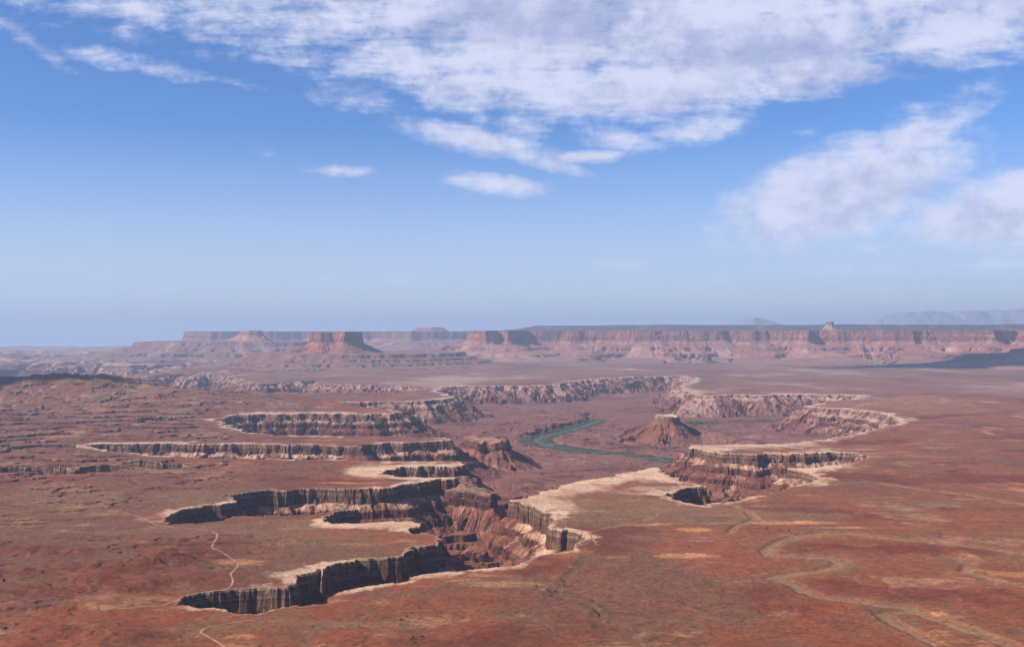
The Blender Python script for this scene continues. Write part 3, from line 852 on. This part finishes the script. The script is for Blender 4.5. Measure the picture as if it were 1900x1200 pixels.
# far mountains
for nm, pk, R0, lab in (('mountain_range', [(1600, 600), (1640, 587), (1680, 579), (1720, 577), (1760, 580), (1800, 576), (1850, 577), (1900, 574), (1960, 577), (2020, 585), (2100, 597)], 34000,
                         'pale blue mountain range barely showing through the haze at right'),
                        ('distant_peak', [(1340, 602), (1370, 594), (1388, 590.5), (1398, 591), (1416, 595), (1450, 603)], 34000, 'faint single peak beyond the middle of the mesa')):
    xs = np.array([(u - 950) / F * R0 for u, v in pk]); hs = np.array([zof(v, R0) for u, v in pk])
    X, Y = np.meshgrid(np.arange(xs[0] - 500, xs[-1] + 500, 60), np.arange(R0 - 3000, R0 + 3000, 100))
    prof = np.interp(X, xs, hs, left=0, right=0)
    n = fbm(X / 900, Y / 900, 5, 501, .55)
    Z = -300 + (prof + 300 + 35 * n) * np.exp(-((Y - R0) / 1500) ** 2) + 60 * n * np.exp(-((Y - R0) / 2200) ** 2)
    colm = np.empty(X.shape + (3,), f32); colm[:] = (0.26, 0.30, 0.41)  # pale blue base colour has part of the distance haze painted in
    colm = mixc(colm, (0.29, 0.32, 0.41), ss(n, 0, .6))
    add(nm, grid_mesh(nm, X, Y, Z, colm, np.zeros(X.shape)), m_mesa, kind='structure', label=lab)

# ------------------------------------------------------------------ river
mw = bpy.data.materials.new('river_water'); mw.use_nodes = True
N = NT(mw.node_tree)
bs = N.n('ShaderNodeBsdfPrincipled')
bs.inputs['Base Color'].default_value = (0.052, 0.066, 0.040, 1)
bs.inputs['Roughness'].default_value = 0.40
bs.inputs['Specular IOR Level'].default_value = 0.12
bp = N.n('ShaderNodeBump'); bp.inputs['Distance'].default_value = 0.3; bp.inputs['Strength'].default_value = 0.4
N.link(N.noise(N.n('ShaderNodeNewGeometry').outputs['Position'], 0.12, 4), bp.inputs['Height'])
N.link(bp.outputs[0], bs.inputs['Normal'])
N.link(bs.outputs[0], N.n('ShaderNodeOutputMaterial').inputs[0])


def smooth_line(p, n=12):
    p = np.asarray(p); out = []
    for i in range(len(p) - 1):
        p0, p1, p2, p3 = p[max(i - 1, 0)], p[i], p[i + 1], p[min(i + 2, len(p) - 1)]
        for t in np.linspace(0, 1, n, endpoint=False):
            out.append(0.5 * (2 * p1 + (p2 - p0) * t + (2 * p0 - 5 * p1 + 4 * p2 - p3) * t * t + (3 * p1 - p0 - 3 * p2 + p3) * t ** 3))
    out.append(p[-1])
    return np.array(out)


def ribbon(line, half, zfun, nw=5, seed=0):
    L = smooth_line(line)
    tg = np.gradient(L, axis=0); tg /= np.linalg.norm(tg, axis=1)[:, None]
    nm = np.stack([-tg[:, 1], tg[:, 0]], 1)
    hw = half * (1 + 0.22 * pn(np.arange(len(L)) / 7.0, np.zeros(len(L)), seed))
    a = np.linspace(-1, 1, nw)
    X = L[:, 0:1] + nm[:, 0:1] * hw[:, None] * a; Y = L[:, 1:2] + nm[:, 1:2] * hw[:, None] * a
    return X, Y, zfun(X, Y)


for ln, hw in ((river_line, 25), (river_bend, 34)):
    X, Y, Z = ribbon(ln, hw, lambda a, b: np.full(a.shape, FLOOR), 5, 5)
    add('river', grid_mesh('river', X, Y, Z, smooth=True), mw, kind='structure',
        label='green river winding through the canyon floor' if ln is river_line else 'far reach of the green river behind the white-capped butte')

# riverside thickets: one mass of small tufts on both banks
rng = np.random.default_rng(7)
pts = []
for ln, lo, hi, n in ((river_line, 20, 88, 9500), (river_bend, 26, 105, 3800)):
    L = smooth_line(ln)
    tg = np.gradient(L, axis=0); tg /= np.linalg.norm(tg, axis=1)[:, None]
    nm = np.stack([-tg[:, 1], tg[:, 0]], 1)
    i = rng.integers(0, len(L), n)
    off = (lo + (hi - lo) * rng.random(n) ** 1.5) * np.where(rng.random(n) < .62, -1, 1)
    p = L[i] + nm[i] * off[:, None] + rng.normal(0, 7, (n, 2))
    kpt = pn(p[:, 0] / 130, p[:, 1] / 130, 77) > -0.15
    pts.append(p[kpt])
pts = np.concatenate(pts)
near_river = np.minimum(polydist(pts[:, 0], pts[:, 1], river_line) - 19, polydist(pts[:, 0], pts[:, 1], river_bend) - 20)
pts = pts[near_river > 0]
pz = ground_z(pts[:, 0], pts[:, 1])
ok = pz < FLOOR + 16
pts, pz = pts[ok], pz[ok]
tv = np.array([(0, 0, 1.0), (1, 0, .35), (.3, .95, .4), (-.8, .6, .35), (-.8, -.6, .3), (.3, -.95, .4), (.8, .1, -.3), (-.6, .5, -.3), (-.1, -.8, -.3)])
tfc = np.array([(0, 1, 2), (0, 2, 3), (0, 3, 4), (0, 4, 5), (0, 5, 1), (1, 6, 2), (2, 7, 3), (3, 7, 4), (4, 8, 5), (5, 6, 1), (2, 6, 7), (4, 7, 8), (5, 8, 6)])
sc = rng.uniform(2.5, 5.5, len(pts))
V = (tv[None] * sc[:, None, None] * rng.uniform(.75, 1.25, (len(pts), 9, 3)))
V[:, :, 0] += pts[:, 0:1]; V[:, :, 1] += pts[:, 1:2]; V[:, :, 2] += pz[:, None] + 0.25 * sc[:, None]
Fc = (tfc[None] + 9 * np.arange(len(pts))[:, None, None]).reshape(-1, 3)
me = bpy.data.meshes.new('riverside_thicket')
me.from_pydata(V.reshape(-1, 3).tolist(), [], Fc.tolist())


def leaf_material(name, a, b, scale):
    m = bpy.data.materials.new(name); m.use_nodes = True
    N = NT(m.node_tree)
    g = N.n('ShaderNodeNewGeometry')
    c = N.mix(N.smooth(N.noise(g.outputs['Position'], scale, 4), .3, .7), a, b)
    bs = N.n('ShaderNodeBsdfPrincipled'); N.link(c, bs.inputs['Base Color']); bs.inputs['Roughness'].default_value = 0.9
    N.link(bs.outputs[0], N.n('ShaderNodeOutputMaterial').inputs[0])
    return m


add('riverside_thicket', me, leaf_material('thicket_leaves', (0.034, 0.056, 0.024), (0.062, 0.084, 0.038), 0.02), kind='stuff', label='green thickets lining both banks of the river')

# ------------------------------------------------------------------ dirt tracks
mt = bpy.data.materials.new('track_dirt'); mt.use_nodes = True
N = NT(mt.node_tree)
g = N.n('ShaderNodeNewGeometry')
c = N.mix(N.smooth(N.noise(g.outputs['Position'], 0.05, 4), .35, .65), (0.33, 0.165, 0.095), (0.44, 0.25, 0.155))
bs = N.n('ShaderNodeBsdfPrincipled'); N.link(c, bs.inputs['Base Color']); bs.inputs['Roughness'].default_value = 0.95
N.link(bs.outputs[0], N.n('ShaderNodeOutputMaterial').inputs[0])
tracks = [
    ([(230, 951), (262, 960), (290, 973), (318, 978), (345, 979), (380, 985), (400, 992), (402, 1000), (395, 1010), (394, 1015), (410, 1022), (425, 1035), (438, 1047), (441, 1055),
      (434, 1064), (428, 1072), (432, 1082), (420, 1092), (385, 1098), (350, 1106), (318, 1118), (290, 1126), (230, 1133)], 2.1, 'thin pale dirt track winding between the two dark canyons at left'),
    ([(440, 1215), (410, 1195), (390, 1182), (373, 1172), (385, 1164), (430, 1155), (470, 1150)], 2.0, 'short pale dirt track at the bottom left edge'),
    ([(1108, 1010), (1100, 1000), (1095, 990), (1105, 984), (1150, 975), (1215, 962), (1225, 952), (1290, 944)], 1.8, 'faint dirt track crossing the pale promontory'),
]
for ptsl, hw, lab in tracks:
    X, Y, Z = ribbon(plan(ptsl), hw, lambda a, b: ground_z(a.ravel(), b.ravel()).reshape(a.shape) + 0.5, 4, 9)
    add('dirt_track', grid_mesh('dirt_track', X, Y, Z, smooth=True), mt, kind='structure', label=lab)

# ------------------------------------------------------------------ junipers dotted over the near bench
random.seed(4)
m_leaf = leaf_material('juniper_leaves', (0.030, 0.042, 0.018), (0.070, 0.080, 0.036), 0.5)
m_bark = leaf_material('juniper_bark', (0.10, 0.07, 0.05), (0.17, 0.13, 0.10), 1.5)


def juniper_meshes(seed):
    r_ = random.Random(seed)
    v, f = [], []
    lobes = [(r_.uniform(-1.1, 1.1), r_.uniform(-1.1, 1.1), r_.uniform(1.2, 3.2), r_.uniform(.8, 1.4)) for _ in range(6)]
    for _ in range(420):
        lx, ly, lz, lr = r_.choice(lobes)
        a, b = r_.uniform(0, 6.283), math.acos(r_.uniform(-.8, 1))
        q = lr * r_.uniform(.55, 1.08)
        c0 = Vector((lx + q * math.sin(b) * math.cos(a), ly + q * math.sin(b) * math.sin(a), max(.25, lz + q * math.cos(b))))
        t1 = Vector((r_.uniform(-1, 1), r_.uniform(-1, 1), r_.uniform(-1, 1))).normalized()
        t2 = t1.orthogonal().normalized()
        w = r_.uniform(.16, .34)
        i = len(v)
        v += [c0 + t1 * w, c0 + t2 * w * .7, c0 - t1 * w, c0 - t2 * w * .7]
        f.append((i, i + 1, i + 2, i + 3))
    cm = bpy.data.meshes.new('crown'); cm.from_pydata(v, [], f); cm.materials.append(m_leaf)
    v, f = [], []
    rings = [(0, 0, -.4, .30), (.05, .02, .7, .22), (.18, -.1, 1.5, .14), (.3, .05, 2.5, .06)]
    for k_, (cx, cy, cz, cr) in enumerate(rings):
        for j in range(7):
            a = j / 7 * 6.283
            v.append((cx + cr * math.cos(a), cy + cr * math.sin(a), cz))
        if k_:
            for j in range(7):
                b0 = (k_ - 1) * 7
                f.append((b0 + j, b0 + (j + 1) % 7, b0 + 7 + (j + 1) % 7, b0 + 7 + j))
    tm = bpy.data.meshes.new('trunk'); tm.from_pydata(v, [], f); tm.materials.append(m_bark)
    return cm, tm


kinds = [juniper_meshes(s) for s in (1, 2, 3)]
LAB_WASH = 'small dark green juniper in the loose line along the dry gully near the bottom centre'
LAB_ROW = 'small dark juniper in the short row on the orange sand right of centre'
LAB_BOT = 'dark juniper in the sparse cluster at the bottom edge left of centre'
spots = [((u, v), LAB_ROW, 'junipers in a row on the orange sand') for u, v in ((1388, 981), (1403, 981), (1423, 983), (1446, 984), (1450, 985), (1464, 986))]
spots += [((u, v), LAB_WASH, 'junipers along the dry gully') for u, v in ((1041, 1074), (1044, 1079), (1038, 1086), (995, 1089), (1024, 1106), (1016, 1096), (1030, 1100), (1098, 1116), (1102, 1132), (1104, 1136),
                                                                (1108, 1139), (1112, 1143), (1111, 1147), (968, 1102), (1046, 1088))]
spots += [((u, v), LAB_BOT, 'junipers at the bottom edge') for u, v in ((755, 1146), (764, 1138), (778, 1128), (762, 1188), (766, 1185), (783, 1183), (770, 1196), (745, 1152))]
single = [((1824, 1001), 'dark juniper right of its twin by the pale wash at the right edge'), ((1839, 1001), 'dark juniper nearest the right edge beside the upper wash'),
          ((1492, 1104), 'dark juniper on the bend of the winding pale wash'), ((124, 1182), 'lone dark juniper near the bottom left corner'),
          ((408, 1184), 'dark juniper beside the short track at the bottom left'), ((131, 1141), 'dark juniper on the red ridge at far left'),
          ((79, 1064), 'dark juniper on the crest of the red swell at the left edge')]
spots += [(p, l, None) for p, l in single]
for i, ((u, v), lab, grp) in enumerate(spots):
    x, y = at(u, v)
    for _ in range(3):
        gz = float(ground_z(x, y)[0])
        x, y = at(u, v, gz)
    o = bpy.data.objects.new('juniper', None)
    C.collection.objects.link(o)
    o.location = (x, y, gz)
    o.rotation_euler = (0, 0, random.uniform(0, 6.28))
    s_ = random.uniform(.8, 1.35)
    o.scale = (s_, s_, s_ * random.uniform(.85, 1.1))
    o['label'] = lab; o['category'] = 'tree'
    if grp: o['group'] = grp
    cm, tm = kinds[i % 3]
    for nm, me in (('crown', cm), ('trunk', tm)):
        p = bpy.data.objects.new(nm, me); C.collection.objects.link(p); p.parent = o

# ------------------------------------------------------------------ haze
HX, Y0, Y1, Z0, Z1 = 52000.0, -4000.0, 60000.0, -760.0, 860.0
v = [(sx * HX, y, z) for z in (Z0, Z1) for y in (Y0, Y1) for sx in (-1, 1)]
f = [(0, 2, 3, 1), (4, 5, 7, 6), (0, 1, 5, 4), (2, 6, 7, 3), (0, 4, 6, 2), (1, 3, 7, 5)]
me = bpy.data.meshes.new('haze'); me.from_pydata(v, [], f)
mh = bpy.data.materials.new('haze_air'); mh.use_nodes = True
N = NT(mh.node_tree)
pv = N.n('ShaderNodeVolumePrincipled')
pv.inputs['Color'].default_value = (0.50, 0.67, 1.0, 1)
pv.inputs['Density'].default_value = 2.9e-5
pv.inputs['Anisotropy'].default_value = 0.1
N.link(pv.outputs[0], N.n('ShaderNodeOutputMaterial').inputs['Volume'])
add('haze', me, mh, kind='stuff', label='thin blue air haze over the whole canyon country')

# ------------------------------------------------------------------ two clouds high above the frame; their shadows lie on the far plain and on the left hill
mc = bpy.data.materials.new('cloud_white'); mc.use_nodes = True
N = NT(mc.node_tree)
bs = N.n('ShaderNodeBsdfPrincipled')
bs.inputs['Roughness'].default_value = 1.0
N.link(N.mix(N.smooth(N.noise(N.n('ShaderNodeNewGeometry').outputs['Position'], 0.002, 4), .3, .7), (0.80, 0.80, 0.82), (0.90, 0.90, 0.90)), bs.inputs['Base Color'])
N.link(bs.outputs[0], N.n('ShaderNodeOutputMaterial').inputs[0])
for (sx, sy, hgt, rx, ry, sd) in ((8000, 15500, 7200, 3000, 900, 601), (-3300, 6950, 4600, 800, 300, 611)):
    off = hgt / math.tan(SUN_EL)
    cx, cy, cz = sx + math.sin(SUN_AZ) * off, sy + math.cos(SUN_AZ) * off, RIM + hgt
    nu, nv = 120, 60
    a, b = np.meshgrid(np.linspace(0, 2 * np.pi, nu), np.linspace(-np.pi / 2, np.pi / 2, nv))
    ux, uy, uz = np.cos(b) * np.cos(a), np.cos(b) * np.sin(a), np.sin(b)
    q = 1 + 0.40 * fbm(ux * 1.6 + 3 * uz, uy * 1.6, 2, sd) + 0.16 * np.abs(fbm(ux * 4 + 2 * uz, uy * 4 - uz, 4, sd + 9, .6))
    add('cloud', grid_mesh('cloud', cx + rx * q * ux, cy + ry * q * uy, cz + 0.25 * ry * q * np.where(uz > 0, uz, uz * .3), smooth=True), mc, kind='stuff',
        label='white cumulus cloud drifting high over the canyon')
